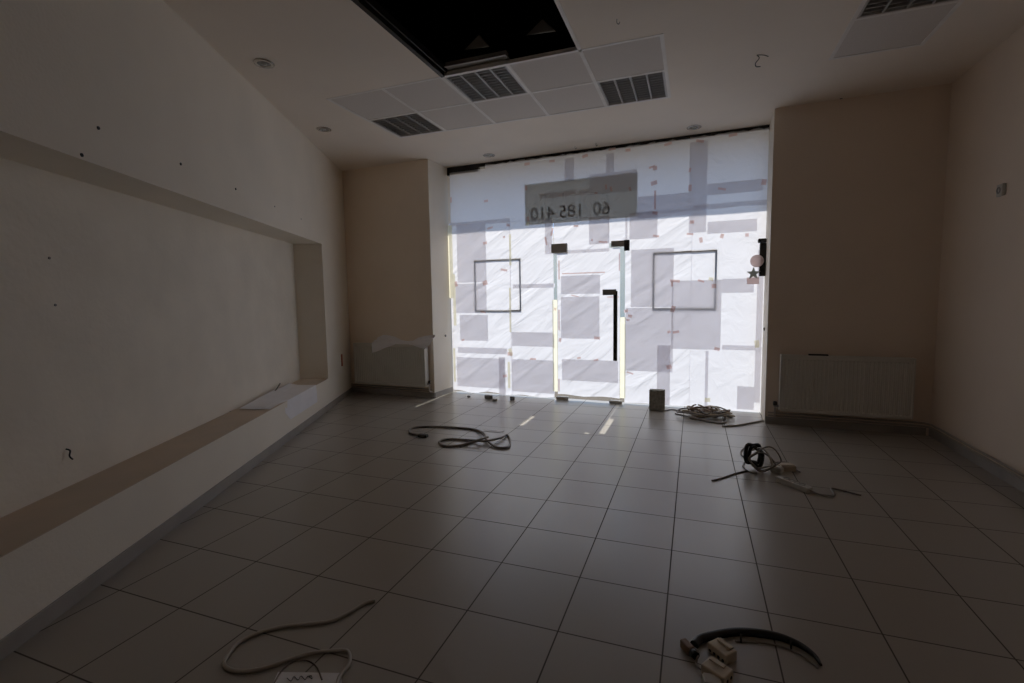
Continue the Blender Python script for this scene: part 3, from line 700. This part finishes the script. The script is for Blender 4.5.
# junction lump with power strip
t = thing('cable_bundle', 'black coiled flex with grey loops standing on the floor at right', 'cable', atz(762, 472))
c0 = atz(757, 470)
for k, (rx, rz, ax, m_, r) in enumerate([(.055, .085, .2, 'cable_k', .016), (.05, .075, -.4, 'cable_k', .014), (.12, .075, 2.3, 'cable_w', .008), (.10, .06, 2.7, 'cable_g', .008), (.12, .085, .3, 'cable_g', .006)]):
    pts = [(c0.x + .02 * k - .03 + rx * math.cos(a) * math.cos(ax), c0.y + rx * math.cos(a) * math.sin(ax) - .02 * k + .03, rz * 1.2 + r + .002 + rz * math.sin(a) + rz * .2 * math.sin(3 * a + k)) for a in [q / 28 * 2 * PI for q in range(29)]]
    MB().tube(pts, r, 8).build('coil', m_, t)
MB().tube(spline(fl([(712, 480.5), (722, 478), (735, 473.5), (748, 470.5)], .006), 8), .006, 8).build('loose_end', 'cable_g', t)
MB().tube(spline(fl([(751, 447), (743, 449), (741, 454), (746, 459), (743, 466), (750, 472), (757, 473)], .006), 8), .006, 8).build('loose_end', 'cable_g', t)
MB().tube(spline(fl([(770, 463), (780, 462), (790, 463), (792, 467), (800, 472)], .005), 8), .005, 8).build('loose_end', 'cable_g', t)
# power strip
a = atz(779, 481); b2 = atz(810, 493); dv = (b2 - a).normalized(); nv = Vector((-dv.y, dv.x, 0)); L_ = (b2 - a).length
PS = lambda x, y, z: a + dv * x + nv * y + Vector((0, 0, z))
t = thing('power_strip', 'dusty white power strip lying on the floor at right', 'power strip', a)
MB().box((0, -.03, 0), (L_, .03, .04), PS).build('body', 'whitep', t, .006)
for k in range(4): MB().lathe([(.021, 0), (.021, .003), (.017, .003), (.015, -.003), (0, -.003)], PS(.06 + k * (L_ - .12) / 3, 0, .0405), (0, 0, 1), 16).build('socket', 'dmetal', t)
MB().tube(spline([PS(L_, 0, .02), PS(L_ + .06, .02, .01), PS(L_ + .10, .1, .008), PS(L_ + .02, .2, .008), PS(L_ + .18, .26, .008)], 8), .006, 8).build('cord', 'cable_g', t)
# junction boxes near it
def jbox(px_, py_, sx, sy, sz, ang, m, label, name, z=0):
    p = atz(px_, py_, z); c_, s_ = math.cos(ang), math.sin(ang)
    T = lambda x, y, zz: p + Vector((x * c_ - y * s_, x * s_ + y * c_, zz))
    t = thing(name, label, name.replace('_', ' '), p, None)
    MB().box((-sx / 2, -sy / 2, 0), (sx / 2, sy / 2, sz), T).build('body', m, t, .005)
    return t, T
t, T = jbox(786, 470, .12, .08, .045, .3, 'beige', 'small beige junction box behind the power strip', 'junction_box')
MB().box((-.05, -.034, .0455), (.05, .034, .05), T).build('cover', 'beige', t)
t, T = jbox(777, 472, .08, .06, .04, -.5, 'whitep', 'small pale junction box beside the black coil', 'junction_box')
MB().box((-.03, -.022, .0405), (.03, .022, .045), T).build('cover', 'whitep', t)
# front left cable
cable([(375, 600), (365, 603), (350, 612), (330, 621), (305, 624), (280, 627), (258, 633), (238, 643), (228, 655), (224, 664), (232, 670), (248, 671), (268, 667), (290, 659), (312, 653), (335, 650.5), (347, 651), (350, 658), (348, 666), (340, 676), (336, 690)], .0075, 'cable_w', 'white cable in a long loop on the floor at front left')
cable([(274, 683), (284, 668), (296, 660.5), (308, 660.5), (317, 667), (322, 680)], .003, 'cable_g', 'thin grey wire inside the front left cable loop')
p = [atz(278, 672.5), atz(341, 673.5), atz(344, 700), atz(266, 700)]
t = thing('cardboard_label', 'pale label with scribble under the front left cable', 'label', p[0])
MB().prism([q[:2] for q in p], .0005, .0025).build('sheet', 'loose_paper', t)
MB().tube(spline([atz(x, y, .004) for x, y in ((287, 678), (291, 681), (294, 676.5), (298, 680), (301, 676), (305, 679.5), (308, 676), (312, 679), (311, 675.5), (307, 677))], 5), .0012, 5).build('scribble', 'ink', t)
# curved black hose, front right
t = thing('black_hose', 'thick black curved hose arching over the floor at front right', 'hose', atz(760, 640))
P = spline(fl([(694, 645), (700, 639), (715, 635), (735, 632), (757, 633), (780, 637), (800, 645), (814, 655), (821, 665)], .012), 8)
MB().tube(P, .0165, 12, taper=lambda s: 1.0 if s < .55 else 1.0 - (s - .55) * 1.5).build('tube', 'cable_k', t)
P2 = spline(fl([(735, 641), (757, 642), (780, 646), (798, 653), (812, 663), (818, 668)], .004), 8)
MB().tube(P2, .004, 8).build('inner_rod', 'dmetal', t)
for s in (741, 791):
    a_, b2 = atz(s, 634 if s < 760 else 641, .02), atz(s, 642.5 if s < 760 else 650, .004); MB().tube([a_, b2], .004, 6).build('tie', 'dark', t)
t, T = jbox(687, 651, .055, .028, .035, -.9, 'cable_b', 'small brown and black plug at the left end of the black hose', 'cable_plug')
MB().tube([T(.03, 0, .018), T(.055, 0, .018)], .015, 12).build('collar', 'dark', t)
MB().tube(spline([T(-.0, .014, .02), T(.04, .02, .02), T(.08, -.02, .012), T(.12, -.02, .012)], 6), .004, 8).build('lead', 'cable_g', t)
t, T = jbox(722, 656, .088, .062, .04, -.75, 'beige', 'beige plastic terminal block beside the black hose, farther one', 'terminal_block')
for k in range(4): MB().lathe([(.006, 0), (.006, .001), (0, .001)], T(-.03 + k * .02, -.0315, .014), Vector((-math.sin(.75), -math.cos(.75), 0)), 8).build('screw_hole', 'dark', t)
MB().box((-.03, .008, .0405), (.03, .026, .048), T).build('rib', 'beige', t)
t, T = jbox(717, 677, .092, .066, .04, -.55, 'beige', 'beige plastic terminal block at the bottom edge, nearer one', 'terminal_block')
for k in range(2): MB().lathe([(.007, 0), (.007, .001), (0, .001)], T(.0465, -.013 + k * .026, .02), Vector((math.cos(.55), -math.sin(.55), 0)), 8).build('screw_hole', 'dark', t)
MB().box((-.036, .008, .0405), (.02, .026, .046), T).build('rib', 'beige', t)
t, T = jbox(712, 686, .06, .05, .03, .1, 'whitep', 'small white plastic cap touching the nearer terminal block', 'plastic_cap')

# ------------------------------------------------------------------ light
w = bpy.data.worlds.new('sky'); scene.world = w; w.use_nodes = True
bg = w.node_tree.nodes['Background']; bg.inputs[0].default_value = (.44, .64, 1.0, 1); bg.inputs[1].default_value = 1.35
sd = bpy.data.lights.new('sun', 'SUN'); sd.energy = 5.15; sd.angle = .0093; sd.color = (1, .95, .86)
so = bpy.data.objects.new('sun', sd); COL.objects.link(so)
el = math.radians(53.3)
so.matrix_world = Matrix.Translation((0, 12, 14)) @ (Vector((0, math.cos(el), math.sin(el)))).to_track_quat('Z', 'Y').to_matrix().to_4x4()

vs = scene.view_settings; vs.view_transform = 'Standard'; vs.look = 'None'; vs.gamma = 1; vs.use_curve_mapping = False; vs.exposure = 0
cy = scene.cycles
cy.max_bounces = 14; cy.diffuse_bounces = 10; cy.glossy_bounces = 4; cy.transmission_bounces = 8; cy.transparent_max_bounces = 12
cy.use_denoising = True; cy.sample_clamp_indirect = 8
cy.caustics_reflective = False; cy.caustics_refractive = False
